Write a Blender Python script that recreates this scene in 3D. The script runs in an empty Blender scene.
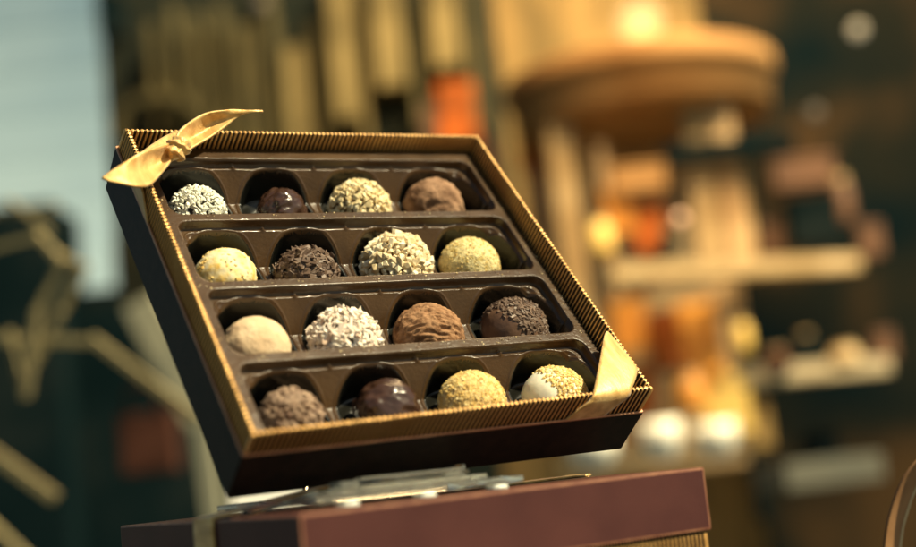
import bpy, bmesh, math, random
import numpy as np
from mathutils import Vector, Matrix, noise
random.seed(7); rng = np.random.default_rng(7)
S = 0.18                      # metres per box width
scene = bpy.context.scene
COL = scene.collection

# ------------------------------------------------------------------ survey
F, CU, CV = 1407.6, 458.0, 273.5          # focal length / centre, photo pixels
RB = np.array([[0.85115484, 0.40503811, -0.33388555], [-0.03428799, 0.67761852, 0.73461383], [0.52379363, -0.61382185, 0.59064623]])
TB = np.array([-0.7968544, -0.34820589, 3.38433026])
RL = np.array([[0.83873838, 0.10208871, -0.53487927], [-0.01133875, 0.98532997, 0.17028296], [0.54441654, -0.13675799, 0.82759162]])
TL = np.array([-0.29023326, 0.44018869, 2.57746491])
H0 = 0.215                    # height of the closed box, box widths
BH = 0.9708                   # box length

def cam2w(c):                 # camera frame (box widths) -> world metres
    l = RL.T @ (np.asarray(c, float) - TL)
    return Vector((l[0] * S, l[2] * S, (H0 - l[1]) * S))
def at(u, v, Z):              # surveyed direction at a depth of Z metres
    z = Z / S
    return cam2w([(u - CU) / F * z, (v - CV) / F * z, z])
def dirw(c):
    l = RL.T @ np.asarray(c, float)
    return Vector((l[0], l[2], -l[1]))
def onbox(u, v, z):           # point of the tilted box's plane at depth z, box coordinates
    d = np.array([(u - CU) / F, (v - CV) / F, 1.0])
    a = RB.T @ d; b = RB.T @ TB
    s = (z + b[2]) / a[2]
    return s * a - b
HEAD = math.atan2(0.828, 0.544) - math.pi / 2      # yaw of the viewing direction

# ------------------------------------------------------------------ helpers
def tag(o, label=None, cat=None, group=None, kind=None):
    if label: o['label'] = label
    if cat: o['category'] = cat
    if group: o['group'] = group
    if kind: o['kind'] = kind
    return o
def empty(name, loc=(0, 0, 0), rot=None, label=None, cat=None, group=None):
    o = bpy.data.objects.new(name, None); COL.objects.link(o)
    o.empty_display_size = 0.02
    if rot is not None: o.matrix_world = Matrix.Translation(Vector(loc)) @ rot.to_4x4()
    else: o.location = loc
    return tag(o, label, cat, group)
def mesh(name, verts, faces, mats, parent=None, smooth=False, mi=None, loc=None, rotz=0):
    me = bpy.data.meshes.new(name)
    me.from_pydata([tuple(v) for v in verts], [], [tuple(int(i) for i in f) for f in faces])
    if not isinstance(mats, (list, tuple)): mats = [mats]
    for m in mats: me.materials.append(m)
    if mi is not None: me.polygons.foreach_set('material_index', list(mi))
    if smooth: me.polygons.foreach_set('use_smooth', [True] * len(me.polygons))
    me.update()
    o = bpy.data.objects.new(name, me); COL.objects.link(o)
    if parent: o.parent = parent
    if loc is not None: o.location = loc
    o.rotation_euler.z = rotz
    return o
class MB:
    def __init__(s): s.v = []; s.f = []; s.m = []
    def add(s, v, f, m=0):
        k = len(s.v); s.v += [Vector(p) for p in v]; s.f += [tuple(i + k for i in q) for q in f]; s.m += [m] * len(f)
    def box(s, a, b, m=0, bev=0.0):
        x0, y0, z0 = a; x1, y1, z1 = b
        if bev <= 0:
            s.add([(x0,y0,z0),(x1,y0,z0),(x1,y1,z0),(x0,y1,z0),(x0,y0,z1),(x1,y0,z1),(x1,y1,z1),(x0,y1,z1)],
                  [(0,3,2,1),(4,5,6,7),(0,1,5,4),(1,2,6,5),(2,3,7,6),(3,0,4,7)], m); return
        bm = bmesh.new(); bmesh.ops.create_cube(bm, size=1)
        for v in bm.verts: v.co = Vector(((x0+x1)/2 + v.co.x*(x1-x0), (y0+y1)/2 + v.co.y*(y1-y0), (z0+z1)/2 + v.co.z*(z1-z0)))
        bmesh.ops.bevel(bm, geom=bm.edges[:], offset=bev, segments=2, profile=0.7, affect='EDGES')
        s.addbm(bm, m)
    def addbm(s, bm, m=0):
        bm.verts.index_update(); s.add([v.co.copy() for v in bm.verts], [[v.index for v in f.verts] for f in bm.faces], m); bm.free()
    def lathe(s, prof, c=(0,0,0), n=28, m=0):
        v = []; f = []
        for r, z in prof:
            for k in range(n):
                a = 2*math.pi*k/n; v.append((c[0]+r*math.cos(a), c[1]+r*math.sin(a), c[2]+z))
        for i in range(len(prof)-1):
            for k in range(n):
                f.append((i*n+k, i*n+(k+1)%n, (i+1)*n+(k+1)%n, (i+1)*n+k))
        s.add(v, f, m)
    def tube(s, pts, r, n=8, m=0):
        pts = [Vector(p) for p in pts]; v = []; f = []
        for i, p in enumerate(pts):
            t = (pts[min(i+1, len(pts)-1)] - pts[max(i-1, 0)]).normalized()
            a = t.orthogonal().normalized() if i == 0 else (pa - t*pa.dot(t)).normalized()
            pa = a; b = t.cross(a); rr = r[i] if isinstance(r, (list, tuple)) else r
            for k in range(n):
                q = 2*math.pi*k/n; v.append(p + rr*(a*math.cos(q) + b*math.sin(q)))
        for i in range(len(pts)-1):
            for k in range(n): f.append((i*n+k, i*n+(k+1)%n, (i+1)*n+(k+1)%n, (i+1)*n+k))
        f.append(tuple(range(n-1, -1, -1))); f.append(tuple((len(pts)-1)*n + k for k in range(n)))
        s.add(v, f, m)
    def build(s, name, mats, parent=None, smooth=False, loc=None, rotz=0):
        return mesh(name, s.v, s.f, mats, parent, smooth, s.m, loc, rotz)

# ------------------------------------------------------------------ materials
def mat(name, col, rough=0.5, metal=0.0, spec=0.5, coat=0.0, trans=0.0, sheen=0.0, emit=None, estr=0.0,
        var=None, vscale=8.0, bump=0.0, bscale=200.0, sss=0.0, island=None, detail=4.0, bdist=0.001, stretch=None, ior=1.45):
    m = bpy.data.materials.new(name); m.use_nodes = True
    nt = m.node_tree; b = nt.nodes['Principled BSDF']
    b.inputs['Base Color'].default_value = (*col, 1); b.inputs['Roughness'].default_value = rough
    b.inputs['Metallic'].default_value = metal; b.inputs['Specular IOR Level'].default_value = spec
    b.inputs['Coat Weight'].default_value = coat; b.inputs['Transmission Weight'].default_value = trans
    b.inputs['Sheen Weight'].default_value = sheen; b.inputs['IOR'].default_value = ior
    if sss: b.inputs['Subsurface Weight'].default_value = sss; b.inputs['Subsurface Scale'].default_value = 0.003
    if emit: b.inputs['Emission Color'].default_value = (*emit, 1); b.inputs['Emission Strength'].default_value = estr
    tc = nt.nodes.new('ShaderNodeTexCoord'); src = tc.outputs['Object']
    if stretch:
        mp = nt.nodes.new('ShaderNodeMapping'); mp.inputs['Scale'].default_value = stretch
        nt.links.new(src, mp.inputs[0]); src = mp.outputs[0]
    if island:
        g = nt.nodes.new('ShaderNodeNewGeometry'); r = nt.nodes.new('ShaderNodeValToRGB')
        while len(r.color_ramp.elements) < len(island): r.color_ramp.elements.new(0.5)
        for i, c in enumerate(island):
            r.color_ramp.elements[i].position = i / (len(island) - 1); r.color_ramp.elements[i].color = (*c, 1)
        nt.links.new(g.outputs['Random Per Island'], r.inputs[0]); nt.links.new(r.outputs[0], b.inputs['Base Color'])
    elif var:
        n = nt.nodes.new('ShaderNodeTexNoise'); n.inputs['Scale'].default_value = vscale; n.inputs['Detail'].default_value = detail
        r = nt.nodes.new('ShaderNodeValToRGB')
        cs = [col] + list(var)
        while len(r.color_ramp.elements) < len(cs): r.color_ramp.elements.new(0.5)
        for i, c in enumerate(cs):
            r.color_ramp.elements[i].position = 0.34 + 0.32 * i / (len(cs) - 1); r.color_ramp.elements[i].color = (*c, 1)
        nt.links.new(src, n.inputs['Vector']); nt.links.new(n.outputs['Fac'], r.inputs[0]); nt.links.new(r.outputs[0], b.inputs['Base Color'])
    if bump:
        n = nt.nodes.new('ShaderNodeTexNoise'); n.inputs['Scale'].default_value = bscale; n.inputs['Detail'].default_value = 5
        bp = nt.nodes.new('ShaderNodeBump'); bp.inputs['Strength'].default_value = bump; bp.inputs['Distance'].default_value = bdist
        nt.links.new(src, n.inputs['Vector']); nt.links.new(n.outputs['Fac'], bp.inputs['Height']); nt.links.new(bp.outputs[0], b.inputs['Normal'])
    return m
M = {}
M['gold_ridge'] = mat('gold_ridge', (0.66, 0.345, 0.10), 0.42, 0.45, bump=0.3, bscale=900, var=[(0.82, 0.49, 0.17)], vscale=40)
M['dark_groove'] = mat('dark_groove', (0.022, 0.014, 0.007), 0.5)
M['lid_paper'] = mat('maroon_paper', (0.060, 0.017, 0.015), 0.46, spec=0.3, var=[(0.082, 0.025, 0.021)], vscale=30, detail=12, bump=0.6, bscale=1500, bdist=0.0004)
M['lid_dark'] = mat('shaded_lid_paper', (0.011, 0.009, 0.008), 0.50, spec=0.15, var=[(0.022, 0.014, 0.011)], vscale=240, bump=0.25, bscale=1300, bdist=0.0003)  # shaded copy of the maroon lid paper, its shade put into the colour
M['lid_edge'] = mat('copper_paper_edge', (0.42, 0.19, 0.10), 0.4, 0.35, var=[(0.62, 0.32, 0.18)], vscale=90)
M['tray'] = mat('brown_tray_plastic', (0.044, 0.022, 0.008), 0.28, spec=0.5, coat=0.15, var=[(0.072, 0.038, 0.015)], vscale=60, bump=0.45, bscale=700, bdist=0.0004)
M['well_shade'] = mat('shaded_well_plastic', (0.010, 0.010, 0.008), 0.24, spec=0.45, bump=0.2, bscale=300, bdist=0.0003)  # darker copy of the tray plastic: shade of the cups painted in
M['ribbon'] = mat('gold_satin_ribbon', (0.52, 0.29, 0.070), 0.42, 0.2, sheen=0.3, var=[(0.70, 0.42, 0.13), (0.80, 0.54, 0.20)], vscale=220, bump=0.5, bscale=1400, bdist=0.0004, stretch=(1, .25, 1))
M['acrylic'] = mat('clear_acrylic', (0.97, 0.95, 0.86), 0.04, trans=1.0, ior=1.47)
M['acrylic_edge'] = mat('frosted_acrylic_edge', (0.97, 0.95, 0.82), 0.06, trans=0.88, spec=0.7)
M['foot'] = mat('milky_rubber', (0.75, 0.78, 0.70), 0.35, spec=0.6)

# ------------------------------------------------------------------ tilted gift box
e_x = dirw(RB[:, 0]); e_y = dirw(RB[:, 1]); e_z = dirw(RB[:, 2])
ROTB = Matrix((e_x, -e_y, -e_z)).transposed()
LOCB = cam2w(TB)
WARP = np.array([[0.00214728, 0.00511147], [-0.00244733, 0.00125276], [0.01373762, -0.01122774], [-0.00297776, 0.00783657]])
def B(x, y, z, warp=True):      # box coordinates (x right, y down the face, z into the box) -> local metres
    if warp and z < 0.062:
        w = 1 - max(z, 0) / 0.062; Y = y / BH
        k = np.array([(1-x)*(1-Y), x*(1-Y), x*Y, (1-x)*Y]) @ WARP
        x = x + k[0]*w; y = y + k[1]*w
    return Vector((x * S, -y * S, -z * S))
box = empty('chocolate_box', LOCB, ROTB, 'open gift box of sixteen truffles with gold ribbed rim, propped up at a slant', 'chocolate box')

def ribbed_wall(parent, z0, z1, conv, n=82, name='ribbed_wall', ht=0.0042, amp=0.0028):
    mb = MB(); per = 12
    cor = [(0, 0), (1, 0), (1, BH), (0, BH)]
    rows = [(z0, .25), (z0+.0012, .8), (z0+.0035, 1.0)] + [(z0+.0035+(z1-z0-.0035)*k/6, 1.0) for k in range(1, 7)]
    for s in range(4):
        (ax, ay), (bx, by) = cor[s], cor[(s+1) % 4]
        L = math.hypot(bx-ax, by-ay); nn = round(n*L); N = nn*per
        tx, ty = (bx-ax)/L, (by-ay)/L; nx, ny = ty, -tx      # outward
        vs = []
        jit = [random.uniform(-.0011, .0011) for _ in range(nn+1)]
        for (z, k) in rows:
            for side in (1, -1):
                for i in range(N+1):
                    q = i/N; ph = math.cos(2*math.pi*i/per)
                    o = (ht + amp*ph)*k*side
                    d = q*L
                    if i == 0: d = -o*1.0
                    if i == N: d = L + o*1.0
                    zz = z + (0.0009*(1-ph) + jit[i//per] if z == z0 else 0)
                    vs.append(conv(ax + tx*d + nx*o, ay + ty*d + ny*o, zz))
        st = N+1; fs = []; ms = []
        for r in range(len(rows)-1):
            for side in (0, 1):
                o0 = (2*r+side)*st; o1 = (2*(r+1)+side)*st
                for i in range(N):
                    f = (o0+i, o0+i+1, o1+i+1, o1+i)
                    fs.append(f if side else f[::-1])
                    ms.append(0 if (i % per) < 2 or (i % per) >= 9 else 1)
        for i in range(N):
            fs.append((i, i+1, st+i+1, st+i)); ms.append(0)
        k0 = len(mb.v); mb.v += vs; mb.f += [tuple(j+k0 for j in f) for f in fs]; mb.m += ms
    return mb.build(name, [M['gold_ridge'], M['dark_groove']], parent, smooth=True)
ribbed_wall(box, 0.0, 0.186, B)

def open_tub(parent, name, mats, e, z1, z2, th, conv, bh=BH, floor=True):
    mb = MB()
    def ring(o, z, r=0.004):
        pts = []
        x0, y0, x1, y1 = -o, -o, 1+o, bh+o
        for (cx, cy, a0) in ((x0+r, y0+r, 180), (x1-r, y0+r, 270), (x1-r, y1-r, 0), (x0+r, y1-r, 90)):
            for k in range(4):
                a = math.radians(a0 + 30*k); pts.append(conv(cx + r*math.cos(a), cy + r*math.sin(a), z))
        return pts
    i = e - th
    rs = [(ring(e, z1+.0045), 0), (ring(e, z1+.001), 1), (ring(e-.0008, z1), 1), (ring(i+.0008, z1), 1), (ring(i, z1+.001), 1), (ring(i, z2-.006), 0)]
    seq = [ring(e-.002, z2), ring(e, z2-.003)] + [r[0] for r in rs]
    mset = [0, 0, 1, 1, 1, 1, 0]
    vs = [p for r in seq for p in r]; n = 16; fs = []; ms = []
    for a in range(len(seq)-1):
        for k in range(n):
            fs.append((a*n+k, (a+1)*n+k, (a+1)*n+(k+1) % n, a*n+(k+1) % n)); ms.append(mset[a])
    fs.append(tuple(range(n))); ms.append(0)
    if floor: fs.append(tuple((len(seq)-1)*n + k for k in range(n-1, -1, -1))); ms.append(0)
    k0 = len(mb.v); mb.v += vs; mb.f += fs; mb.m += ms
    return mb.build(name, mats, parent)
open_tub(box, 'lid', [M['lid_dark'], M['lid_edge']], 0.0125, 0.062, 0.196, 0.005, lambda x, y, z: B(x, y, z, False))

# ---- vacuum-formed tray (height field)
ROWS = [(0.046, 0.257), (0.280, 0.489), (0.512, 0.718), (0.741, 0.948)]
CX = [0.158, 0.380, 0.605, 0.838]
CYc = [0.160, 0.393, 0.630, 0.852]
NX, NY = 640, 620
xs = np.linspace(0.0075, 0.9925, NX); ys = np.linspace(0.0075, BH-0.0075, NY)
X, Y = np.meshgrid(xs, ys)
def sst(a): a = np.clip(a, 0, 1); return a*a*(3-2*a)
def sdr(x0, y0, x1, y1, r):    # rounded-rectangle distance, positive inside
    cx, cy = (x0+x1)/2, (y0+y1)/2; qx = np.abs(X-cx)-(x1-x0)/2+r; qy = np.abs(Y-cy)-(y1-y0)/2+r
    return -(np.hypot(np.maximum(qx, 0), np.maximum(qy, 0)) + np.minimum(np.maximum(qx, qy), 0) - r)
ZT = 0.052
WELL = np.zeros_like(X)
Z = np.full_like(X, ZT)
for (y0, y1), cyc in zip(ROWS, CYc):
    d1 = sdr(0.052, y0, 0.962, y1, 0.030)
    inside = d1 > 0
    ch = 0.026*sst(d1/0.0035)
    d2 = sdr(0.074, y0+0.017, 0.936, y1-0.002, 0.02)         # sloping saddle between the cups
    main = 0.062*np.clip(d2/0.058, 0, 1) * np.where(d2 > 0, 1, 0)
    bot = sst((y1-0.002-Y)/0.004)                            # the near wall of the channel drops straight
    main = np.where(Y > y1-0.05, 0.062*bot, main)
    dd = np.full_like(X, -1.0)
    for cx in CX:
        rx = np.where(X > cx, 0.101 if cx < .8 else 0.119, 0.101)
        pw = 2.3
        q_ = ((np.abs(X-cx)/rx)**pw + (np.abs(Y-cyc)/(cyc-y0-.0085))**pw)**(1/pw)
        dd = np.maximum(dd, 0.100*(1 - q_))
    cup = 0.108*(0.88*sst(dd/0.012) + 0.12*sst((dd-.01)/0.03))
    lim = sst((d1-0.0035)/0.003)
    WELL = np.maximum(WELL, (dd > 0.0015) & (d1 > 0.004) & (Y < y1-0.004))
    # fine raised lips along the saddle edge and round each cup
    lip = 0.0030*np.exp(-((dd+0.0030)/0.0022)**2)*lim
    lip = np.maximum(lip, 0.0028*np.exp(-((d2+0.0025)/0.0020)**2)*lim*(dd < 0)*(Y < y1-.03))
    Z = Z + np.where(inside, ch + np.maximum(main, cup*lim) - lip, 0)
    for a in range(3):                                       # small stacking nubs on the ledge
        nx = (CX[a]+CX[a+1])/2 + 0.004
        Z -= 0.010*np.exp(-(((X-nx)/0.0045)**2+((Y-(y0+0.010))/0.004)**2))
Z += 0.0004*np.sin(X*61+Y*13)*np.cos(Y*47-X*9)
Z = np.where((X < 0.012) | (X > 0.988), ZT + 0.004, Z)
P = np.stack([X*S, -Y*S, -Z*S], -1).reshape(-1, 3)
idx = np.arange(NX*NY).reshape(NY, NX)
Q = np.stack([idx[:-1, :-1], idx[1:, :-1], idx[1:, 1:], idx[:-1, 1:]], -1).reshape(-1, 4)
me = bpy.data.meshes.new('tray')
me.vertices.add(len(P)); me.vertices.foreach_set('co', P.ravel())
me.loops.add(Q.size); me.loops.foreach_set('vertex_index', Q.ravel())
me.polygons.add(len(Q)); me.polygons.foreach_set('loop_start', np.arange(0, Q.size, 4)); me.polygons.foreach_set('loop_total', np.full(len(Q), 4))
me.materials.append(M['tray']); me.materials.append(M['well_shade']); me.update(calc_edges=True); me.validate()
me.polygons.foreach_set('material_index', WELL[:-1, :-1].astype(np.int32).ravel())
me.polygons.foreach_set('use_smooth', [True]*len(me.polygons))
tray = bpy.data.objects.new('tray', me); COL.objects.link(tray); tray.parent = box

# ---- ribbons on the tilted box
def strip(rows, name, m, parent, th=0.0009, sub=8, conv=None):
    """rows: list of lists of points (across), swept along; smooth interpolation; given thickness"""
    R_ = [[Vector(p) for p in r] for r in rows]
    def cr(p0, p1, p2, p3, t): return 0.5*((2*p1)+(-p0+p2)*t+(2*p0-5*p1+4*p2-p3)*t*t+(-p0+3*p1-3*p2+p3)*t**3)
    out = []
    for i in range(len(R_)-1):
        for k in range(sub + (1 if i == len(R_)-2 else 0)):
            t = k/sub; a = R_[max(i-1, 0)]; b = R_[i]; c = R_[i+1]; d = R_[min(i+2, len(R_)-1)]
            out.append([cr(a[j], b[j], c[j], d[j], t) for j in range(len(b))])
    # densify across
    den = []
    for r in out:
        rr = []
        for j in range(len(r)-1):
            for k in range(4 + (1 if j == len(r)-2 else 0)):
                t = k/4; rr.append(cr(r[max(j-1, 0)], r[j], r[j+1], r[min(j+2, len(r)-1)], t))
        den.append(rr)
    w = len(den[0]); vs = [p for r in den for p in r]
    fs = [(i*w+j, i*w+j+1, (i+1)*w+j+1, (i+1)*w+j) for i in range(len(den)-1) for j in range(w-1)]
    o = mesh(name, vs, fs, m, parent, smooth=True)
    md = o.modifiers.new('solid', 'SOLIDIFY'); md.thickness = th; md.offset = 0
    return o
def bpt(u, v, z): p = onbox(u, v, z); return Vector((p[0]*S, -p[1]*S, -p[2]*S))
def fpt(x, y, z): return Vector((x*S, -y*S, -z*S))
# across the lower right corner, then down the front wall into the lid
e = 0.009
strip([[fpt(1.007, .785, .062), fpt(1.007, .845, .062), fpt(1.007, .905, .062)],
       [fpt(1.009, .785, .016), fpt(1.010, .840, .012), fpt(1.011, .900, .010)],
       [bpt(605.5, 332.5, -.002), bpt(621, 350, -.004), bpt(637.2, 370, -.004)],
       [bpt(600.5, 356, -.008), bpt(617, 366, -.010), bpt(635, 380, -.008)],
       [bpt(594, 390, -.006), bpt(612, 389, -.008), bpt(631.5, 388.5, -.006)],
       [fpt(.826, .979, .006), fpt(.880, .980, .006), fpt(.938, .979, .004)],
       [fpt(.806, .981, .030), fpt(.862, .982, .030), fpt(.915, .981, .030)],
       [fpt(.784, .979, .068), fpt(.840, .979, .068), fpt(.893, .979, .070)]], 'corner_ribbon', M['ribbon'], box)
# upper left corner: band climbing the left wall, crossing to the far wall, with its bow
bow = strip([[fpt(-.0095, .150, .068), fpt(-.0095, .215, .068), fpt(-.0095, .285, .068)],
       [fpt(-.010, .140, .030), fpt(-.010, .175, .030), fpt(-.010, .215, .030)],
       [fpt(-.012, .120, .000), fpt(-.012, .150, .000), fpt(-.011, .175, .002)],
       [fpt(.040, .075, -.010), fpt(.055, .095, -.012), fpt(.070, .112, -.010)],
       [fpt(.105, .030, -.012), fpt(.120, .050, -.014), fpt(.132, .070, -.012)],
       [fpt(.190, -.008, -.004), fpt(.215, -.006, -.006), fpt(.240, -.002, -.002)],
       [fpt(.205, -.010, .030), fpt(.230, -.010, .030), fpt(.255, -.010, .030)],
       [fpt(.215, -.009, .068), fpt(.240, -.009, .068), fpt(.270, -.009, .068)]], 'bow_ribbon', M['ribbon'], box)
strip([[bpt(181, 147, -.050), bpt(178, 151, -.046), bpt(176, 155, -.040)],
       [bpt(171, 143.5, -.058), bpt(172, 153, -.030), bpt(170, 162, -.036)],
       [bpt(155, 147.5, -.066), bpt(159, 162, -.026), bpt(160, 175, -.036)],
       [bpt(138, 154, -.066), bpt(143, 170, -.036), bpt(149, 185.5, -.042)],
       [bpt(119, 166, -.060), bpt(124, 177, -.056), bpt(134, 186.5, -.050)],
       [bpt(102, 178, -.052), bpt(104, 179.2, -.052), bpt(110, 181.5, -.052)]], 'bow_tail', M['ribbon'], bow)
strip([[bpt(174, 146, -.046), bpt(180, 149, -.046), bpt(186, 152, -.040)],
       [bpt(178, 133, -.060), bpt(188, 140, -.034), bpt(196, 146, -.040)],
       [bpt(190, 122, -.070), bpt(202, 131, -.038), bpt(213, 136, -.044)],
       [bpt(206, 113.5, -.080), bpt(216, 121, -.054), bpt(226, 126.5, -.058)],
       [bpt(226, 110, -.086), bpt(233, 114, -.080), bpt(240, 116, -.074)],
       [bpt(245, 110.3, -.086), bpt(248, 111.5, -.084), bpt(251, 112.3, -.082)],
       [bpt(262, 111, -.084), bpt(262.5, 111.6, -.084), bpt(263, 112.2, -.084)]], 'bow_tail', M['ribbon'], bow)
kc = onbox(177.5, 149, -.044)
bm = bmesh.new(); bmesh.ops.create_icosphere(bm, subdivisions=5, radius=1)
for v in bm.verts:
    p = v.co.copy(); fold = 0.14*math.sin(p.x*9 + p.z*5 + 2*noise.noise(p*2)) + 0.12*noise.noise(p*3)
    q = p*(1+fold); a = math.radians(52)
    x, y = q.x*0.036, q.y*0.027
    v.co = Vector(((kc[0] + x*math.cos(a) - y*math.sin(a))*S, -(kc[1])*S + (x*math.sin(a) + y*math.cos(a))*S, -(kc[2])*S + q.z*0.026*S))
kb = MB(); kb.addbm(bm); kb.build('knot', M['ribbon'], bow, smooth=True)

# ------------------------------------------------------------------ truffles
def blob(rx, ry, rz, amp, freq, sub=5, flat=0.72, seed=0, ridge=0.0, rf=6.0):
    bm = bmesh.new(); bmesh.ops.create_icosphere(bm, subdivisions=sub, radius=1)
    off = Vector((seed*3.1, seed*1.7, seed*5.3))
    for v in bm.verts:
        p = v.co.copy(); d = 1 + amp*noise.fractal(p*freq+off, 0.8, 2.1, 5)
        if ridge:
            d += ridge*(1-abs(noise.noise(Vector((p.x*rf*.45, p.y*rf*1.6, p.z*rf)) + off + 0.5*noise.noise_vector(p*1.6+off)))*2.2)
        q = p*d
        if q.z < 0: q.z *= flat
        v.co = Vector((q.x*rx, q.y*ry, q.z*rz))*S
    return bm
def chip(size, shape):
    """one irregular crumb"""
    sx, sy, sz = [s*size*random.uniform(.75, 1.3) for s in shape]
    bm = bmesh.new()
    if shape[2] >= .6:
        bmesh.ops.create_icosphere(bm, subdivisions=1, radius=.6)
        o = Vector([random.uniform(0, 50) for _ in range(3)])
        for v in bm.verts:
            k = 1 + .75*noise.noise(v.co*1.9+o); v.co = Vector((v.co.x*sx*k, v.co.y*sy*k, v.co.z*sz*k)) + noise.noise_vector(v.co*2+o)*.12
        return bm
    bmesh.ops.create_cube(bm, size=1)
    for v in bm.verts:
        v.co = Vector(((v.co.x+random.uniform(-.22, .22))*sx, (v.co.y+random.uniform(-.22, .22))*sy, (v.co.z+random.uniform(-.22, .22))*sz))
    bmesh.ops.bevel(bm, geom=bm.edges[:], offset=0.18*min(sx, sy, sz), segments=1, affect='EDGES')
    return bm
CHIPS = {}
def coat(parent, name, rad, n, size, shape, m, sel=None, tang=True, out=1.0, flat=0.72, tilt=0.5):
    key = (shape,)
    if key not in CHIPS:
        L = []
        for _ in range(14):
            b = chip(1.0, shape); b.verts.index_update()
            L.append(([v.co.copy() for v in b.verts], [[v.index for v in f.verts] for f in b.faces])); b.free()
        CHIPS[key] = L
    mb = MB(); g = math.pi*(3-math.sqrt(5)); k = 0
    for i in range(n):
        z = 1 - 2*(i+.5)/n
        if z < -0.6: break
        th = g*i + random.uniform(-.15, .15); r = math.sqrt(1-z*z)
        nrm = Vector((r*math.cos(th), r*math.sin(th), z))
        if sel and not sel(nrm): continue
        p = Vector((nrm.x*rad[0], nrm.y*rad[1], nrm.z*rad[2]*(flat if nrm.z < 0 else 1)))*S*out
        nn = (nrm + Vector([random.uniform(-tilt, tilt) for _ in range(3)])).normalized()
        q = nn.to_track_quat('Z', 'Y').to_matrix() @ Matrix.Rotation(random.uniform(0, 6.28), 3, 'Z')
        vs, fs = random.choice(CHIPS[key]); s = size*S*random.uniform(.7, 1.3)
        mb.add([p + q @ (v*s) for v in vs], fs)
    return mb.build(name, m, parent)

c_ = {}
c_['choc_dark'] = mat('glossy_dark_chocolate', (0.040, 0.018, 0.011), 0.24, spec=0.6, coat=0.3, bump=.15, bscale=300, var=[(0.065, 0.032, 0.021)], vscale=120)
c_['choc_milk'] = mat('milk_chocolate', (0.10, 0.052, 0.030), 0.34, spec=0.5, bump=.2, bscale=400, var=[(0.15, .082, .05)], vscale=150)
c_['cocoa'] = mat('cocoa_dust', (0.13, 0.065, 0.034), 0.85, spec=.25, bump=.7, bscale=900, var=[(0.33, .19, .11), (0.42, .26, .16)], vscale=75)
c_['cocoa_warm'] = mat('warm_cocoa_dust', (0.23, 0.11, 0.05), 0.85, spec=.25, bump=.6, bscale=900, var=[(0.36, .20, .105), (0.15, .068, .03)], vscale=170)
c_['beige'] = mat('beige_powder', (0.66, 0.47, 0.29), 0.95, spec=.15, bump=.6, bscale=1100, var=[(0.76, .58, .38)], vscale=120)
c_['pist'] = mat('pale_green_yellow_powder', (0.68, 0.55, 0.25), 0.95, spec=.15, bump=.8, bscale=1100, var=[(0.78, .66, .35), (0.5, .38, .14)], vscale=330)
c_['yellow'] = mat('yellow_crumb_powder', (0.80, 0.54, 0.17), 0.95, spec=.15, bump=.8, bscale=1200, var=[(0.80, .61, .29), (0.50, .30, .09)], vscale=420)
c_['white'] = mat('white_chocolate', (0.92, 0.88, 0.70), 0.38, spec=.45, sss=.15, bump=.15, bscale=300)
c_['dustwhite'] = mat('white_chocolate_gold_dust', (0.84, 0.76, 0.52), 0.6, spec=.3, bump=.3, bscale=700, var=[(0.86, .70, .36), (0.80, .52, .12)], vscale=210)
c_['nutbase'] = mat('nut_paste', (0.16, 0.10, 0.05), .8)
c_['darkbase'] = mat('dark_core', (0.035, 0.03, 0.026), .7)
c_['grey'] = mat('grey_brown_crumb', (0.15, 0.09, 0.058), .85, spec=.3, bump=.6, bscale=700, var=[(0.34, .24, .17), (0.09, .052, .035)], vscale=260)
c_['i_white'] = mat('white_sugar_nibs', (.8, .8, .7), .6, island=[(.88, .86, .72), (.78, .77, .64), (.92, .91, .80)])
c_['i_cream'] = mat('cream_nut_nibs', (.8, .7, .4), .65, island=[(.80, .66, .38), (.70, .53, .26), (.86, .76, .50)])
c_['i_nut'] = mat('chopped_pale_nuts', (.8, .7, .5), .6, island=[(.85, .72, .48), (.72, .55, .30), (.90, .82, .62)])
c_['i_coco'] = mat('coconut_flakes', (.8, .7, .6), .7, island=[(.88, .82, .70), (.74, .58, .45), (.92, .87, .78), (.62, .44, .32)])
c_['i_flake'] = mat('dark_chocolate_flakes', (.1, .05, .03), .5, island=[(.10, .062, .042), (.18, .115, .078), (.075, .043, .03)])
c_['i_crumb'] = mat('brown_crumbs', (.2, .1, .06), .8, island=[(.14, .08, .052), (.36, .25, .17), (.22, .14, .09)])
c_['i_gold'] = mat('golden_sprinkles', (.8, .6, .2), .7, island=[(.82, .62, .24), (.72, .46, .12), (.88, .76, .42)])
c_['i_yel'] = mat('yellow_fine_crumbs', (.8, .6, .3), .85, island=[(.88, .66, .26), (.74, .48, .13), (.92, .77, .40)])

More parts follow.
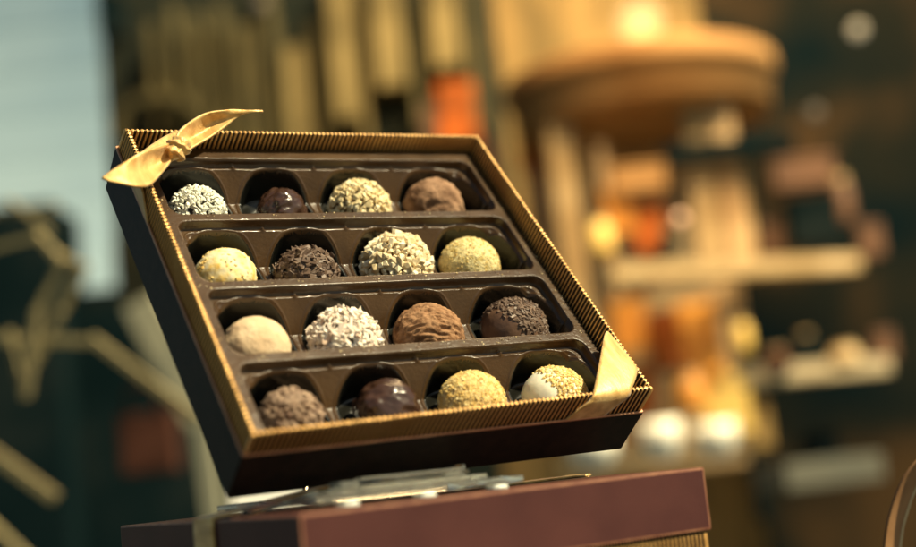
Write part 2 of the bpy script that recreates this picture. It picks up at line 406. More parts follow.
TR = [  # x, y, radius, style
 (.157, .163, .0697, 'sugar', 'truffle coated in coarse white sugar nibs with dark gaps, under the gold bow'),
 (.382, .162, .0620, 'gloss1', 'small glossy dark chocolate truffle right of the white sugared one in the far row'),
 (.607, .157, .0800, 'nib', 'truffle coated in fine cream nut nibs, third along the far row'),
 (.834, .152, .0810, 'cocoa', 'cocoa-dusted brown truffle with a dark crease, at the far right corner of the tray'),
 (.156, .395, .0740, 'golddust', 'smooth white truffle dusted with golden yellow powder, in front of the white sugared one'),
 (.363, .404, .0760, 'flake', 'dark truffle rolled in thin brown chocolate flakes, second in the second row'),
 (.618, .383, .0900, 'nut', 'large truffle coated in chunky chopped pale nuts'),
 (.834, .388, .0805, 'pist', 'pale yellow-green powdered truffle at the right end of the second row'),
 (.153, .630, .0780, 'beige', 'smooth beige powdered truffle at the left end of the third row'),
 (.374, .631, .0850, 'coco', 'truffle covered in shaggy white coconut flakes'),
 (.600, .630, .0850, 'swirl', 'warm brown truffle with swirled ridges beside the coconut-flaked one'),
 (.847, .628, .0862, 'halfdark', 'milk chocolate truffle with brown sprinkles on its right side only'),
 (.160, .842, .0690, 'crumb', 'lumpy grey-brown crumb truffle at the near left corner of the tray'),
 (.392, .845, .0730, 'gloss2', 'glossy dark chocolate truffle with smooth folds in the nearest row'),
 (.617, .849, .0811, 'yellow', 'yellow crumb-dusted truffle between the glossy dark one and the half white one'),
 (.845, .860, .0827, 'halfwhite', 'white chocolate truffle with golden sprinkles over its right half, beside the corner ribbon'),
]
for i, (x, y, r, st, lab) in enumerate(TR):
    wp = ROTB @ B(x, y+.005, .128, False) + LOCB
    t = empty('truffle', wp, ROTB @ Matrix.Rotation(0.3*math.sin(i*2.3), 3, 'Z'), lab, 'truffle', 'truffles in the slanted box')
    rad = (r, r*.96, r*.97)
    def body(m, amp=.03, fr=2.2, sub=4, ridge=0, rf=6, k=1.0, name='body', seed=i+1):
        mb = MB(); mb.addbm(blob(rad[0]*k, rad[1]*k, rad[2]*k, amp, fr, sub, seed=seed, ridge=ridge, rf=rf))
        o = mb.build(name, m, t, smooth=True); return o
    if st == 'sugar':
        body(c_['darkbase'], k=.93); coat(t, 'sugar_coating', rad, 600, .0125, (1, .62, .62), c_['i_white'], out=.985, tilt=.8)
    elif st == 'nib':
        body(c_['nutbase'], k=.93); coat(t, 'nut_coating', rad, 620, .0145, (1, .8, .75), c_['i_cream'], out=.985)
    elif st == 'nut':
        body(c_['nutbase'], k=.91); coat(t, 'nut_coating', rad, 470, .0195, (1, .75, .8), c_['i_nut'], out=.975, tilt=.8)
    elif st == 'coco':
        body(c_['nutbase'], k=.92); coat(t, 'coconut_coating', rad, 800, .021, (1, .42, .22), c_['i_coco'], out=.985, tilt=.9)
    elif st == 'flake':
        body(c_['darkbase'], k=.94); coat(t, 'chocolate_flakes', rad, 900, .022, (1, .38, .16), c_['i_flake'], out=.985, tilt=.55)
    elif st == 'gloss1': body(c_['choc_dark'], .10, 1.6, 5, ridge=.06, rf=2.6)
    elif st == 'gloss2': body(c_['choc_dark'], .06, 1.3, 5, ridge=.07, rf=2.2)
    elif st == 'cocoa': body(c_['cocoa'], .07, 2.2, 5, ridge=.055, rf=3.0)
    elif st == 'swirl': body(c_['cocoa_warm'], .04, 2.0, 6, ridge=.060, rf=5.5)
    elif st == 'beige': body(c_['beige'], .04, 2.5, 5)
    elif st == 'pist': body(c_['pist'], .035, 3.5, 5); coat(t, 'powder_crumbs', rad, 700, .0042, (1, .8, .7), c_['i_yel'], out=1.0)
    elif st == 'yellow': body(c_['yellow'], .035, 4, 5); coat(t, 'powder_crumbs', rad, 1500, .0050, (1, .8, .7), c_['i_yel'], out=1.0)
    elif st == 'golddust': body(c_['dustwhite'], .03, 2.5, 5); coat(t, 'golden_dust', rad, 420, .0060, (1, .8, .6), c_['i_gold'], sel=lambda n: noise.noise(n*2.2) > .02, out=1.0)
    elif st == 'halfdark':
        body(c_['choc_milk'], .025, 2, 5); coat(t, 'chocolate_sprinkles', rad, 1300, .0130, (1, .5, .4), c_['i_flake'], sel=lambda n: n.x*.8 + n.y*.25 + n.z*.1 > -.42 + .25*noise.noise(n*4), out=1.0)
    elif st == 'crumb':
        body(c_['grey'], .14, 2.2, 5); coat(t, 'crumb_coating', rad, 300, .014, (1, .8, .7), c_['i_crumb'], out=.98, tilt=.8)
    elif st == 'halfwhite':
        body(c_['white'], .012, 2, 5); coat(t, 'golden_sprinkles', rad, 1900, .0075, (1, .8, .7), c_['i_gold'], sel=lambda n: n.x*.9 + n.z*.25 > -.22 + .25*noise.noise(n*4), out=1.0)

mb = MB(); random.seed(5)
for k in range(420):
    if random.random() < .75:
        rw = random.choice(ROWS); y = rw[1] + random.uniform(.002, .022); x = random.uniform(.03, .97)
    else:
        x = random.choice([random.uniform(.015, .05), random.uniform(.965, .985)]); y = random.uniform(.03, .94)
    if y > BH-.012: continue
    b_ = chip(1.0, (1, .8, .7)); c0 = B(x, y, ZT-.0010, False); k_ = random.uniform(.0010, .0034)*S
    for v in b_.verts: v.co = v.co*k_ + c0
    mb.addbm(b_, random.randint(0, 1))
cr_ = mb.build('crumbs', [c_['i_crumb'], c_['i_cream']]); cr_.matrix_world = Matrix.Translation(LOCB) @ ROTB.to_4x4()
tag(cr_, 'fine crumbs and dust scattered on the brown tray ridges', 'crumbs', kind='stuff')

# ------------------------------------------------------------------ closed box underneath
LH = 0.136
low = empty('chocolate_box', (0, 0, 0), None, 'closed maroon gift box lying flat under the clear stand', 'chocolate box')
def BL(x, y, z): return Vector((x*S*.996, y*S*1.007, (H0 - z)*S))   # y = depth from the front face
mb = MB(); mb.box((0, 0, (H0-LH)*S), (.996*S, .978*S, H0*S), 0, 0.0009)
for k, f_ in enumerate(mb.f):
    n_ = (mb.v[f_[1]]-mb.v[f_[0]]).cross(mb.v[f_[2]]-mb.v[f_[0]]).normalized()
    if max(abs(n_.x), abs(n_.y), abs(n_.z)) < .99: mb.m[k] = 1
M['fold_highlight'] = mat('highlight_paper_fold', (0.20, 0.070, 0.042), 0.45, var=[(0.34, 0.15, 0.08)], vscale=160)  # orange highlight on the bevelled lid edges, painted in as colour
lo = mb.build('lid', [M['lid_paper'], M['fold_highlight']], low)
# the lower hem of the lid is open: lining seen from below
mb = MB(); mb.box((.006*S, .006*S, (H0-LH-.002)*S), (.990*S, .972*S, (H0-LH+.004)*S)); mb.build('lid_lining', M['lid_dark'], low)
ribbed_wall(low, LH+0.004, H0-.002, lambda x, y, z: Vector(((.016 + x*.964)*S, (.014 + y*.975)*S, (H0-z)*S)))
# band round the closed box: up the left face, over the top edge and loosely on across to the back
def lw(x, d, h): return Vector((x*S, d*S, (H0+h)*S))
dl, dr = .36, .46      # along the left face
mb = MB()
def facepos(u, v):     # point of the left face (x = 0) seen at photo position u, v
    d = np.array([(u-CU)/F, (v-CV)/F, 1]); a = RL.T @ d; b = RL.T @ TL; s = b[0]/a[0]; p = s*a-b
    return p
pL, pR = facepos(196, 525), facepos(215, 522); pL2, pR2 = facepos(196, 600), facepos(215, 600)
print('left face band', pL, pR)
dL, dR = pL[2], pR[2]
dM = (dL+dR)/2
strip([[lw(-.0035, dL, -.195), lw(-.0035, dM, -.195), lw(-.0035, dR, -.195)],
       [lw(-.0045, dL, -.08), lw(-.0045, dM, -.08), lw(-.0045, dR, -.08)],
       [lw(-.0040, dL, -.008), lw(-.0045, dM, -.008), lw(-.0040, dR, -.008)],
       [lw(.006, dL, .0045), lw(.006, dM, .0050), lw(.006, dR, .0045)],
       [lw(.10, dL+.02, .013), lw(.10, dM+.02, .015), lw(.10, dR+.02, .013)],
       [lw(.20, dL+.03, .028), lw(.20, dM+.03, .032), lw(.20, dR+.03, .030)],
       [lw(.34, dL+.03, .040), lw(.34, dM+.03, .046), lw(.34, dR+.03, .044)],
       [lw(.50, dL+.03, .036), lw(.50, dM+.03, .040), lw(.50, dR+.03, .036)],
       [lw(.72, dL+.03, .005), lw(.72, dM+.03, .006), lw(.72, dR+.03, .005)],
       [lw(.985, dL+.03, .004), lw(.985, dM+.03, .004), lw(.985, dR+.03, .004)],
       [lw(.9995, dL+.03, -.010), lw(.9995, dM+.03, -.010), lw(.9995, dR+.03, -.010)],
       [lw(.9995, dL+.03, -.13), lw(.9995, dM+.03, -.13), lw(.9995, dR+.03, -.13)]], 'ribbon_band', M['ribbon'], low)

# pedestal the boxes stand on (below the frame)
M['pedestal'] = mat('dark_pedestal', (0.02, 0.022, 0.02), .5)
mb = MB(); mb.box((.03*S, .03*S, -0.95), (.96*S, .95*S, -.0005), 0, .002)
tag(mb.build('display_pedestal', M['pedestal']), 'dark pedestal hidden under the closed maroon box', 'pedestal')

# ------------------------------------------------------------------ clear stand
st = empty('display_stand', lw(.5, .3, 0), None, 'clear acrylic stand holding the slanted open box on the closed box', 'display stand')
off = st.location.copy()
def lbox(name, a, b, m=M['acrylic'], bev=.0008, parent=st):
    mb = MB(); A = lw(*a)-off; C_ = lw(*b)-off; mb.box(A, C_, 0, bev)
    for k, f in enumerate(mb.f):
        n = (mb.v[f[1]]-mb.v[f[0]]).cross(mb.v[f[2]]-mb.v[f[0]]).normalized()
        if abs(n.z) < .9: mb.m[k] = 1
    return mb.build(name, [m, M['acrylic_edge']], parent)
lbox('base_plate', (.10, .13, .010), (.60, .62, .026), bev=.0012)
lbox('front_lip', (.28, .27, .0265), (.545, .30, .056), bev=.0012)
lbox('lip_end', (.545, .285, .0265), (.556, .345, .062))
lbox('support_plate', (.14, .150, .0265), (.52, .262, .037), bev=.0010)
lbox('hinge_block', (.17, .155, .0372), (.215, .20, .050), bev=.001)
lbox('hinge_block', (.42, .155, .0372), (.465, .20, .048), bev=.001)
mb = MB(); mb.tube([lw(.16, .178, .0445)-off, lw(.49, .178, .0445)-off], .0011, 12); mb.build('hinge_rod', M['acrylic'], st, True)
mb = MB(); mb.tube([lw(.02, .30, .006)-off, lw(.07, .27, .016)-off, lw(.13, .25, .024)-off, lw(.20, .25, .030)-off], .0016, 12); mb.build('cable_tie', M['acrylic'], st, True)
for (a, b) in ((.18, .15), (.36, .15), (.54, .15), (.18, .56), (.54, .56)):
    mb = MB(); mb.lathe([(0, .0), (.024*S, .0), (.026*S, .003*S), (.022*S, .0098*S), (0, .0098*S)], lw(a, b, 0.0003)-off); mb.build('rubber_foot', M['foot'], st, True)
# back rest behind the slanted box: from its lower back edge upward
def bb(x, y, z): return ROTB @ B(x, y, z, False) + LOCB - off
q = [bb(.28, .95, .205), bb(.62, .95, .205), bb(.62, .35, .205), bb(.28, .35, .205), bb(.28, .95, .222), bb(.62, .95, .222), bb(.62, .35, .222), bb(.28, .35, .222)]
mb = MB(); mb.add(q, [(0,3,2,1),(4,5,6,7),(0,1,5,4),(1,2,6,5),(2,3,7,6),(3,0,4,7)]); mb.build('back_rest', M['acrylic'], st)
p0 = bb(.45, .40, .224); mb = MB(); mb.tube([p0, lw(.45, .88, .006)-off], .0022, 10); mb.build('rear_strut', M['acrylic'], st, True)

exec_bg = True
# ------------------------------------------------------------------ background
def bgm(name, col, rough=.6, **k): return mat(name, col, rough, **k)
def bgt(name, u, v, Z, yaw=0.0, label=None, cat=None, group=None):
    o = empty(name, at(u, v, Z), None, label, cat, group); o.rotation_euler.z = HEAD + yaw; return o
PX = lambda n, Z: n*Z/F
K = {}
K['wall'] = bgm('deep_teal_brown_wall', (.005, .013, .015), .9, spec=.05, var=[(.02, .026, .02), (.004, .012, .014)], vscale=2.5)
K['floor'] = bgm('dark_shop_floor', (.018, .022, .020), .5, var=[(.03, .03, .025)], vscale=5)
K['stone'] = bgm('dark_olive_stone', (.012, .018, .015), .9, spec=.1, var=[(.032, .034, .022)], vscale=6)
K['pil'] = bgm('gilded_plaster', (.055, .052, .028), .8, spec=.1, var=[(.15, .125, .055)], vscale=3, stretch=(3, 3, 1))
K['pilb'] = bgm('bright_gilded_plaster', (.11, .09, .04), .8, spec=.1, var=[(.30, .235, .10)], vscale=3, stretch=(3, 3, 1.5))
K['cream'] = bgm('cream_paint', (.56, .42, .22), .7, spec=.2, var=[(.40, .28, .13), (.62, .46, .25)], vscale=6)
K['tan'] = bgm('tan_panel', (.46, .30, .14), .6, var=[(.58, .40, .20), (.36, .21, .08)], vscale=4)
K['olive'] = bgm('olive_plaster', (.13, .10, .045), .9, spec=.1, var=[(.34, .23, .09), (.50, .34, .13)], vscale=2.2, stretch=(2.2, 2.2, .7))
K['wood'] = bgm('orange_wood', (.20, .095, .034), .8, spec=.1, var=[(.33, .17, .06), (.46, .26, .10)], vscale=2.2)
K['amber'] = bgm('amber_box', (.72, .33, .05), .5, var=[(.62, .24, .03)], vscale=12)
K['orange'] = bgm('orange_card', (.105, .036, .012), .85, spec=.1, var=[(.5, .12, .02)], vscale=10)
K['yellow'] = bgm('yellow_box', (.85, .60, .16), .5)
K['white'] = bgm('white_ceramic', (.82, .82, .70), .25)
K['dark'] = bgm('dark_teal_wood', (.002, .008, .010), .9, spec=.03, var=[(.004, .011, .013), (.014, .020, .020)], vscale=2.2)
K['brown'] = bgm('brown_board', (.11, .055, .03), .6, var=[(.16, .08, .04)], vscale=8)
K['strip'] = bgm('straw_gold_strip', (.20, .165, .08), .7, var=[(.30, .25, .12)], vscale=5)
K['spot_dim'] = bgm('faint_lamp_glow', (.06, .05, .035), .8, spec=.1, emit=(1, .8, .5), estr=.10)
K['lamp'] = bgm('lamp_glow', (.15, .10, .05), .9, spec=.1, emit=(1, .66, .26), estr=.6)
K['spot'] = bgm('small_lamp_glow', (.22, .19, .13), .8, spec=.1, emit=(1, .86, .55), estr=.28)
K['spotw'] = bgm('orange_lamp_glow', (.9, .6, .4), .5, emit=(1, .50, .24), estr=.9)
K['skin'] = bgm('terracotta_paper', (.030, .012, .008), .9, spec=.1, var=[(.07, .028, .018)], vscale=10)

def panel(name, u0, v0, u1, v1, Z, th, m, parent=None, yaw=0.0, bev=.004, **t):
    """upright slab whose front covers the surveyed rectangle at depth Z"""
    w, h = PX(u1-u0, Z), PX(v1-v0, Z)
    mb = MB(); mb.box((-w/2, 0, -h/2), (w/2, th, h/2), 0, bev)
    p = at((u0+u1)/2, (v0+v1)/2, Z)
    if parent is None:
        o = mb.build(name, m, None, loc=p, rotz=HEAD+yaw)
        return tag(o, **t)
    o = mb.build(name, m, parent)
    pm = Matrix.Translation(parent.location) @ Matrix.Rotation(parent.rotation_euler.z, 4, 'Z')
    o.matrix_local = pm.inverted() @ (Matrix.Translation(p) @ Matrix.Rotation(HEAD+yaw, 4, 'Z'))
    return o
def beam(mb, u0, v0, u1, v1, Z, w, th=.02, Z2=None, org=None):
    """flat bar from one surveyed point to another, px width w"""
    a, b = at(u0, v0, Z), at(u1, v1, Z2 or Z)
    if org is not None: a = a-org; b = b-org
    fw = dirw([0, 0, 1]); t = (b-a).normalized(); s = t.cross(fw).normalized()*PX(w, Z)/2; d = fw*th/2
    vs = [a-s-d, a+s-d, a+s+d, a-s+d, b-s-d, b+s-d, b+s+d, b-s+d]
    mb.add(vs, [(0,1,2,3),(7,6,5,4),(0,4,5,1),(1,5,6,2),(2,6,7,3),(3,7,4,0)])

# setting
mb = MB(); mb.box((-8, -8, -1.0), (9, 9, -.96)); tag(mb.build('floor', K['floor']), kind='structure')
panel('back_wall', -900, -700, 1900, 900, 5.6, .1, K['wall'], kind='structure')

# reflected sky, added as glowing strips; their stepped colours paint its gradient
w = bgt('sky_reflection', 60, 100, 4.6, label='pale blue-green reflected sky glow, added as strips, filling the upper left', cat='sky reflection')
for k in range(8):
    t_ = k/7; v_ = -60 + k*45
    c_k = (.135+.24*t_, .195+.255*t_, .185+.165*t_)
    panel('sky_strip', -120, -200 if k == 0 else v_, 114, v_+44.5, 4.6, .01, bgm('sky_glow_strip', (.1, .12, .11), .3, emit=c_k, estr=.95), w, bev=.001)
panel('added_edge_bar', 112, -120, 117, 60, 4.58, .05, K['dark'], w)  # dark edge bar of the added sky reflection

# reflection of a facade, added as solid panels with gilded pilasters
f = bgt('facade_reflection', 290, 60, 4.2, label='dark olive reflection of a facade with a row of tall gilded pilasters, added as panels behind the bow', cat='facade reflection')
panel('wall', 104, -160, 500, 330, 4.3, .12, K['stone'], f)
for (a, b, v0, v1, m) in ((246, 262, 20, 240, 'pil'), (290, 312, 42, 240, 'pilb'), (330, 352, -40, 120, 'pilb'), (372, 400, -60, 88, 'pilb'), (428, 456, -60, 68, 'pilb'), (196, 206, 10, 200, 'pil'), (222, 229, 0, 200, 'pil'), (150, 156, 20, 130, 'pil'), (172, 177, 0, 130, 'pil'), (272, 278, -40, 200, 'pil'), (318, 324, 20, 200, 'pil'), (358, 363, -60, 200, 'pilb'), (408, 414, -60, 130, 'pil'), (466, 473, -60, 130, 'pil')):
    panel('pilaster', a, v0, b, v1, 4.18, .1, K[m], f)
panel('cornice', 96, -10, 118, 34, 4.2, .1, K['dark'], f)
mb = MB(); org = f.location
pts = [(118, 140), (124, 112), (140, 99), (162, 95), (186, 100), (206, 116), (214, 140)]
pm = Matrix.Rotation(-f.rotation_euler.z, 3, 'Z')
for a, b in zip(pts[:-1], pts[1:]): beam(mb, *a, *b, 4.14, 9, .05, org=org)
mb.v = [pm @ v for v in mb.v]
mb.build('arch', K['pil'], f)

# dark wall mass and ornaments at left
panel('dark_cabinet', -160, 205, 72, 900, 3.9, .3, K['dark'], yaw=0, label='dark cabinet behind the gold star ornaments at far left', cat='cabinet')
panel('dark_screen', 66, 298, 232, 900, 4.0, .2, K['dark'], label='dark screen low behind the left side of the slanted box', cat='screen')
def ornament(name, segs, Z, label, m='strip', w=9):
    o = empty(name, at(segs[0][0], segs[0][1], Z), None, label, 'star ornament', 'gold star ornaments at the left')
    mb = MB()
    for s in segs: beam(mb, s[0], s[1], s[2], s[3], Z + random.uniform(-.03, .03), (s[4] if len(s) > 4 else w)*.6, .012, org=o.location)
    b = mb.build('strip_frame', K[m], o); return o
ornament('star_ornament', [(-14, 250, 40, 236, 9), (36, 232, 62, 262, 10), (64, 258, 38, 312, 10), (38, 308, 26, 396, 12), (26, 398, 8, 330, 9), (86, 264, 62, 312, 10), (62, 310, 34, 366, 9), (46, 246, 84, 268, 8)], 1.7, 'star of folded gold strips hanging at the left edge, uppermost')
ornament('star_ornament', [(-20, 338, 96, 342, 13), (92, 338, 150, 382, 13), (148, 380, 200, 420, 13)], 1.7, 'long bent gold strip ornament crossing the middle of the left side')
ornament('star_ornament', [(-16, 446, 56, 498, 17), (-12, 520, 30, 560, 8)], 1.7, 'broad gold strip ornament at the lower left corner')
ornament('star_ornament', [(-20, 215, 58, 206, 8), (8, 200, 50, 232, 7)], 1.7, 'small brown gold strip ornament resting on top of the dark cabinet')
# pale drape
o = empty('pale_drape', at(165, 360, 3.0), None, 'pale cream drape falling diagonally behind the left side of the slanted box', 'drape')
mb = MB(); beam(mb, 140, 300, 205, 420, 3.0, 34, .03, org=o.location); beam(mb, 200, 400, 222, 560, 2.9, 18, .03, org=o.location)
mb.build('cloth', bgm('pale_cream_cloth', (.36, .36, .25), .8, var=[(.26, .27, .20)], vscale=9), o)
# terracotta bag
o = bgt('paper_bag', 150, 440, 2.6, label='terracotta paper bag in the dark below the gold strips', cat='paper bag')
mb = MB(); mb.box((-.05, -.03, -.06), (.05, .03, .05), 0, .006); mb.build('bag_body', K['skin'], o)
mb = MB(); mb.tube([(-.03, -.03, .05), (-.025, -.035, .09), (0, -.037, .105), (.025, -.035, .09), (.03, -.03, .05)], .004); mb.build('handle', K['skin'], o, True)

# ---- the warm shop at the right
YW = math.radians(24)
panel('plaster_wall', 470, -300, 772, 600, 4.4, .1, K['olive'], kind=None, label='warm olive plaster wall behind the round wooden canopy', cat='wall')
o = bgt('wall_sign', 455, 100, 3.9, label='orange red sign panel just above the top right corner of the slanted box', cat='sign')
panel('panel', 438, 80, 476, 145, 3.9, .03, K['orange'], o)
panel('panel', 424, 104, 440, 150, 3.92, .03, K['brown'], o)
panel('panel_band', 474, 140, 498, 215, 3.95, .03, K['skin'], o)
o = bgt('ceiling_lamp', 640, 22, 4.15, label='large glowing yellow lamp above the round wooden canopy', cat='lamp')
mb = MB(); r = PX(24, 3.9); mb.lathe([(0, r), (r*.5, r*.87), (r*.87, r*.5), (r, 0), (r*.87, -r*.5), (r*.5, -r*.87), (0, -r)], n=32); mb.build('lamp_shade', K['lamp'], o, True)
mb = MB(); mb.tube([(0, 0, r*.7), (0, 0, r*.7+.6)], .01); mb.build('cord', K['dark'], o)
# round canopy
o = bgt('round_canopy', 640, 100, 3.6, label='round orange-brown wooden canopy above the shop shelves', cat='canopy')
R1 = PX(134, 3.6); mb = MB()
mb.lathe([(0, PX(27, 3.6)), (R1*.96, PX(27, 3.6)), (R1, PX(24, 3.6)), (R1, PX(6, 3.6)), (R1*.97, PX(4, 3.6)), (R1*.95, -PX(26, 3.6)), (R1*.92, -PX(30, 3.6)), (R1*.5, -PX(34, 3.6)), (0, -PX(34, 3.6))], n=64)
mb.build('ring', K['wood'], o, True)
mb = MB(); mb.lathe([(R1*1.005, PX(24, 3.6)), (R1*1.015, PX(16, 3.6)), (R1*1.005, PX(8, 3.6))], n=64); mb.build('trim', K['wood'], o, True)
# shelving unit
sh = bgt('display_shelves', 640, 300, 3.3, label='tall shop shelving with pale posts and cream planks, filled with amber goods', cat='shelves')
panel('back_panel', 560, 140, 740, 470, 3.75, .03, K['tan'], sh)
for (u0, u1, v0, v1, m) in ((566, 592, 110, 480, 'cream'), (604, 614, 140, 300, 'tan'), (688, 712, 52, 262, 'cream'), (716, 738, 60, 262, 'tan'), (744, 756, 280, 520, 'dark'), (738, 750, 150, 262, 'cream')):
    panel('post', u0, v0, u1, v1, 3.35, .05, K[m], sh)
panel('shelf', 592, 259, 892, 275, 3.1, .06, K['cream'], sh, yaw=YW)
panel('shelf', 746, 361, 908, 378, 3.0, .08, bgm('dull_cream_plank', (.44, .36, .22), .6), sh, yaw=YW)
panel('shelf', 776, 458, 896, 484, 3.0, .12, bgm('grey_green_plank', (.10, .10, .075), .6), sh, yaw=YW)
panel('shelf', 560, 452, 770, 462, 3.3, .12, bgm('olive_plank', (.30, .25, .14), .6), sh)
panel('header_beam', 664, 138, 796, 156, 3.3, .06, K['dark'], sh)
panel('dark_back', 756, -60, 1100, 900, 3.9, .05, bgm('dark_brown_teal_board', (.003, .009, .011), .9, spec=.03, var=[(.012, .014, .011), (.055, .034, .016)], vscale=2.6, detail=1.5), sh)
# amber goods
random.seed(11)
def goods(u, v, wpx, hpx, Z, m, label, shape='box'):
    name = {'box': 'gift_box', 'jar': 'glass_jar', 'bowl': 'bowl'}[shape]
    cat = {'box': 'box', 'jar': 'jar', 'bowl': 'bowl'}[shape]
    grp = {'box': 'small boxes on the shop shelves', 'jar': 'amber jars on the shop shelves', 'bowl': 'white bowls on the lower shelf'}[shape]
    o = bgt(name, u, v, Z, label=label, cat=cat, group=grp)
    w, h = PX(wpx, Z)/2, PX(hpx, Z)
    mb = MB()
    if shape == 'box':
        mb.box((-w, -w*.6, -h/2), (w, w*.6, h*.32), 0, .004); mb.build('carton', m, o)
        mb = MB(); mb.box((-w*1.04, -w*.64, h*.322), (w*1.04, w*.64, h/2), 0, .003); mb.build('lid', m, o)
    elif shape == 'jar':
        mb.lathe([(0, -h/2), (w*.9, -h/2), (w, -h*.42), (w, h*.2), (w*.7, h*.34), (w*.62, h*.38)], n=24); mb.build('jar_body', m, o, True)
        mb = MB(); mb.lathe([(w*.72, h*.36), (w*.72, h*.5), (0, h*.5)], n=24); mb.build('lid', K['cream'], o)
    else:
        mb.lathe([(0, -h/2), (w*.5, -h/2), (w*.62, -h*.46), (w*.95, 0), (w, h/2), (w*.95, h/2), (w*.88, 0), (0, -h*.35)], n=32); mb.build('bowl_body', m, o, True)
    return o
G = [(618, 212, 30, 44, 'amber', 'box', 'amber carton left of the dark jar on the upper shelf'),
     (648, 228, 28, 52, 'orange', 'box', 'deep orange carton standing on the upper plank beside the bright post'),
     (668, 243, 20, 24, 'dark', 'jar', 'short dark jar under the small round glow on the upper plank'),
     (636, 180, 54, 26, 'wood', 'box', 'wide yellow carton laid on top of the upper amber cartons'),
     (600, 236, 22, 36, 'yellow', 'jar', 'yellow jar at the left end of the upper plank'),
     (628, 326, 34, 50, 'amber', 'box', 'amber carton directly below the left part of the upper plank'),
     (664, 336, 34, 70, 'orange', 'jar', 'tall orange jar in the middle of the lower amber goods'),
     (700, 340, 40, 76, 'amber', 'box', 'tall amber carton at the right of the lower amber goods'),
     (640, 392, 30, 50, 'orange', 'box', 'orange carton right of the lower right tip of the slanted box'),
     (688, 392, 34, 42, 'amber', 'jar', 'amber jar between the two glowing yellow cartons'),
     (724, 404, 46, 60, 'yellow', 'box', 'bright yellow carton behind the white bowls'),
     (726, 300, 30, 30, 'tan', 'box', 'tan carton near the dark post under the upper plank'),
     (590, 340, 22, 40, 'tan', 'jar', 'tan jar close behind the right wall of the slanted box'),
     (785, 372, 0, 0, '', '', '')]
for (u, v, a, b, m, s, lab) in G[:-1]: goods(u, v, a, b, 3.15 if s != 'box' else 3.2, K[m], lab, s)
goods(593, 452, 52, 34, 2.7, K['white'], 'white bowl partly hidden by the lower right tip of the slanted box', 'bowl')
goods(661, 441, 42, 40, 2.8, K['white'], 'white bowl above the right end of the closed maroon box', 'bowl')
goods(716, 440, 44, 36, 2.9, K['white'], 'white bowl in front of the bright yellow carton', 'bowl')
goods(776, 360, 26, 24, 2.95, K['skin'], 'small reddish jar on the right plank, left one', 'jar')
goods(845, 356, 30, 24, 2.95, K['cream'], 'small cream jar on the right plank, right one', 'jar')
goods(738, 220, 30, 50, 3.6, K['cream'], 'cream jar between the pale posts above the long plank', 'jar')
goods(812, 222, 50, 50, 3.4, K['dark'], 'dark carton on the right part of the long plank', 'box')
goods(842, 200, 20, 50, 3.5, K['brown'], 'brown jar behind the dark carton on the long plank', 'jar')
goods(800, 175, 60, 30, 3.6, K['brown'], 'brown carton on the upper right of the shelving', 'box')
for (u, v, a, b, Z, m, lab, sh_) in (
    (770, 240, 20, 34, 3.4, 'brown', 'brown carton left of the dark carton on the long plank', 'box'),
    (870, 240, 22, 34, 3.5, 'brown', 'brown carton at the right end of the long plank', 'box'),
    (806, 345, 16, 26, 3.1, 'dark', 'dark jar between the two small jars on the right plank', 'jar'),
    (884, 345, 20, 30, 3.1, 'brown', 'brown carton at the right end of the right plank', 'box'),
    (820, 445, 34, 22, 3.1, 'dark', 'flat dark carton on the lowest plank', 'box'),
    (612, 376, 24, 40, 3.25, 'amber', 'amber carton beside the upper part of the corner ribbon', 'box'),
    (760, 425, 18, 44, 3.3, 'olive', 'slim olive carton right of the bright yellow carton', 'box'),
    (742, 336, 16, 34, 3.3, 'yellow', 'small yellow jar right of the tall amber carton', 'jar'),
    (652, 282, 26, 14, 3.3, 'brown', 'low brown carton just under the left part of the upper plank', 'box'),
    (540, 215, 26, 120, 3.9, 'tan', 'tall tan carton behind the upper right wall of the slanted box', 'box'),
    (528, 150, 22, 40, 3.8, 'orange', 'dull orange carton left under the canopy', 'box')):
    goods(u, v, a, b, Z, K[m], lab, sh_)
# lamps that read as small discs
for (u, v, r, Z, m, lab) in ((680, 218, 5, 3.0, 'spotw', 'small orange glowing lamp above the long plank'), (858, 30, 8, 3.4, 'spot', 'small white glowing lamp at the upper right'), (815, 112, 7, 3.4, 'spot_dim', 'dim white lamp below the upper right one'), (262, 4, 7, 3.6, 'spot_dim', 'small warm lamp at the top above the gilded pilasters')):
    o = bgt('spot_lamp', u, v, Z, label=lab, cat='lamp', group='small lamps in the shop')
    q_ = PX(r, Z); mb = MB(); mb.lathe([(0, q_), (q_*.7, q_*.7), (q_, 0), (q_*.7, -q_*.7), (0, -q_)], n=20); mb.build('bulb', K[m], o, True)
    mb = MB(); mb.lathe([(q_*.3, q_*1.9), (q_*.5, q_*1.0), (0, q_*.95)], n=16); mb.build('socket', K['dark'], o, True)

# white card and strap
o = bgt('white_card', 262, 498, 1.5, yaw=.3, label='small white card standing behind the closed box, left of the clear stand', cat='card')
panel('card', 232, 487, 306, 512, 1.5, .004, bgm('white_card_paper', (.90, .87, .78), .6), o, yaw=.3, bev=.0004)
panel('card_holder', 264, 510, 270, 900, 1.52, .01, K['dark'], o, yaw=.3, bev=.001)
o = empty('leather_strap', at(900, 540, .66), None, 'curved brown strap with a pale edge at the lower right corner', 'strap')
pts = [(884, 640), (882, 580), (884, 547), (888, 520), (896, 494), (906, 474), (922, 456), (945, 442), (975, 436)]
rows = []
for (u, v) in pts: rows.append([at(u, v, .655)-o.location, at(u+5, v+1.5, .660)-o.location, at(u+14, v+4, .672)-o.location])
s_ = strip(rows, 'strap_band', bgm('brown_leather', (.26, .13, .055), .6, spec=.3, var=[(.34, .18, .08)], vscale=60), o, th=.0012)
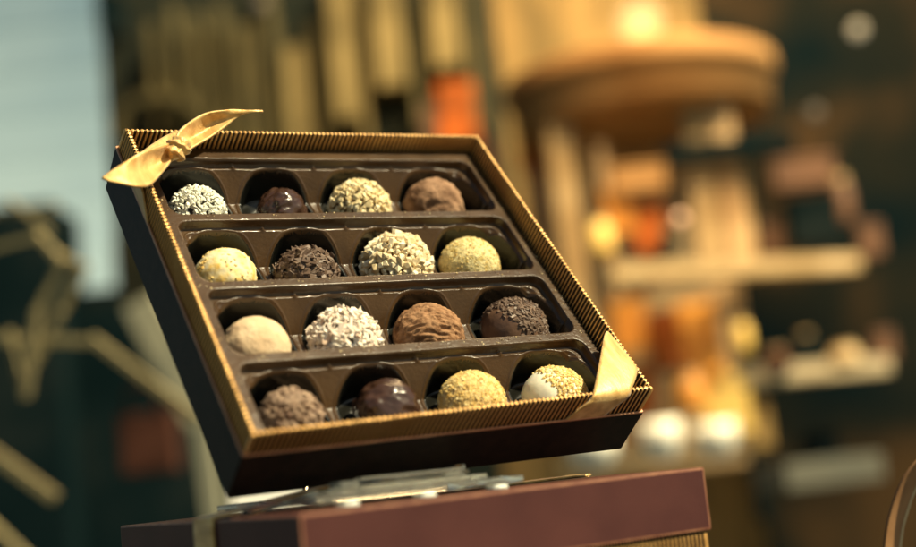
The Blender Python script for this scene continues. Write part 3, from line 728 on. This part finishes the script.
mb = MB(); mb.tube([at(u+14.5, v+4, .672)-o.location for u, v in pts], .0010); mb.build('edge_piping', bgm('pale_piping', (.62, .5, .3), .5), o, True)

# ------------------------------------------------------------------ light
Lc = np.array([.52, -.83, -.14]); Lw = dirw(Lc).normalized()
sun = bpy.data.lights.new('sun', 'SUN'); sun.energy = 5.0; sun.angle = math.radians(2.0); sun.color = (1, .87, .56)
so = bpy.data.objects.new('sun', sun); COL.objects.link(so); so.rotation_euler = (Lw).to_track_quat('Z', 'Y').to_euler()
w = bpy.data.worlds.new('World'); scene.world = w; w.use_nodes = True; nt = w.node_tree
bg = nt.nodes['Background']; sky = nt.nodes.new('ShaderNodeTexSky'); sky.sky_type = 'NISHITA'; sky.sun_disc = False
sky.sun_elevation = math.asin(Lw.z); sky.sun_rotation = math.atan2(Lw.x, Lw.y)
mx = nt.nodes.new('ShaderNodeMix'); mx.data_type = 'RGBA'; mx.blend_type = 'MULTIPLY'; mx.inputs[0].default_value = 1; mx.inputs[7].default_value = (1.0, 1.0, .80, 1)
nt.links.new(sky.outputs[0], mx.inputs[6]); nt.links.new(mx.outputs[2], bg.inputs[0]); bg.inputs[1].default_value = .05
def area(name, loc, target, size, power, col):
    l = bpy.data.lights.new(name, 'AREA'); l.energy = power; l.size = size; l.color = col
    o = bpy.data.objects.new(name, l); COL.objects.link(o); o.location = loc
    o.rotation_euler = (Vector(loc)-Vector(target)).to_track_quat('Z', 'Y').to_euler(); return o
pl = bpy.data.lights.new('lamp_light', 'POINT'); pl.energy = 6; pl.color = (1, .66, .28); pl.shadow_soft_size = .08
po = bpy.data.objects.new('lamp_light', pl); COL.objects.link(po); po.location = at(642, 48, 4.02)
area('shop_fill', at(700, -700, 2.6), at(680, 300, 3.4), 1.0, 70, (1, .70, .36))  # unseen overhead area light, added to brighten the shop background

# ------------------------------------------------------------------ camera
cd = bpy.data.cameras.new('camera'); cam = bpy.data.objects.new('camera', cd); COL.objects.link(cam)
rx, ry, rz = dirw([1, 0, 0]), dirw([0, -1, 0]), dirw([0, 0, -1])
cam.matrix_world = Matrix.Translation(cam2w([0, 0, 0])) @ Matrix((rx, ry, rz)).transposed().to_4x4()
cd.sensor_width = 36; cd.lens = 36*F/916; cd.clip_start = .02; cd.clip_end = 60
cd.dof.use_dof = True; cd.dof.focus_distance = 3.40*S; cd.dof.aperture_fstop = 3.6
scene.camera = cam
scene.view_settings.view_transform = 'Standard'; scene.view_settings.look = 'None'; scene.view_settings.exposure = 0.6; scene.view_settings.gamma = 1
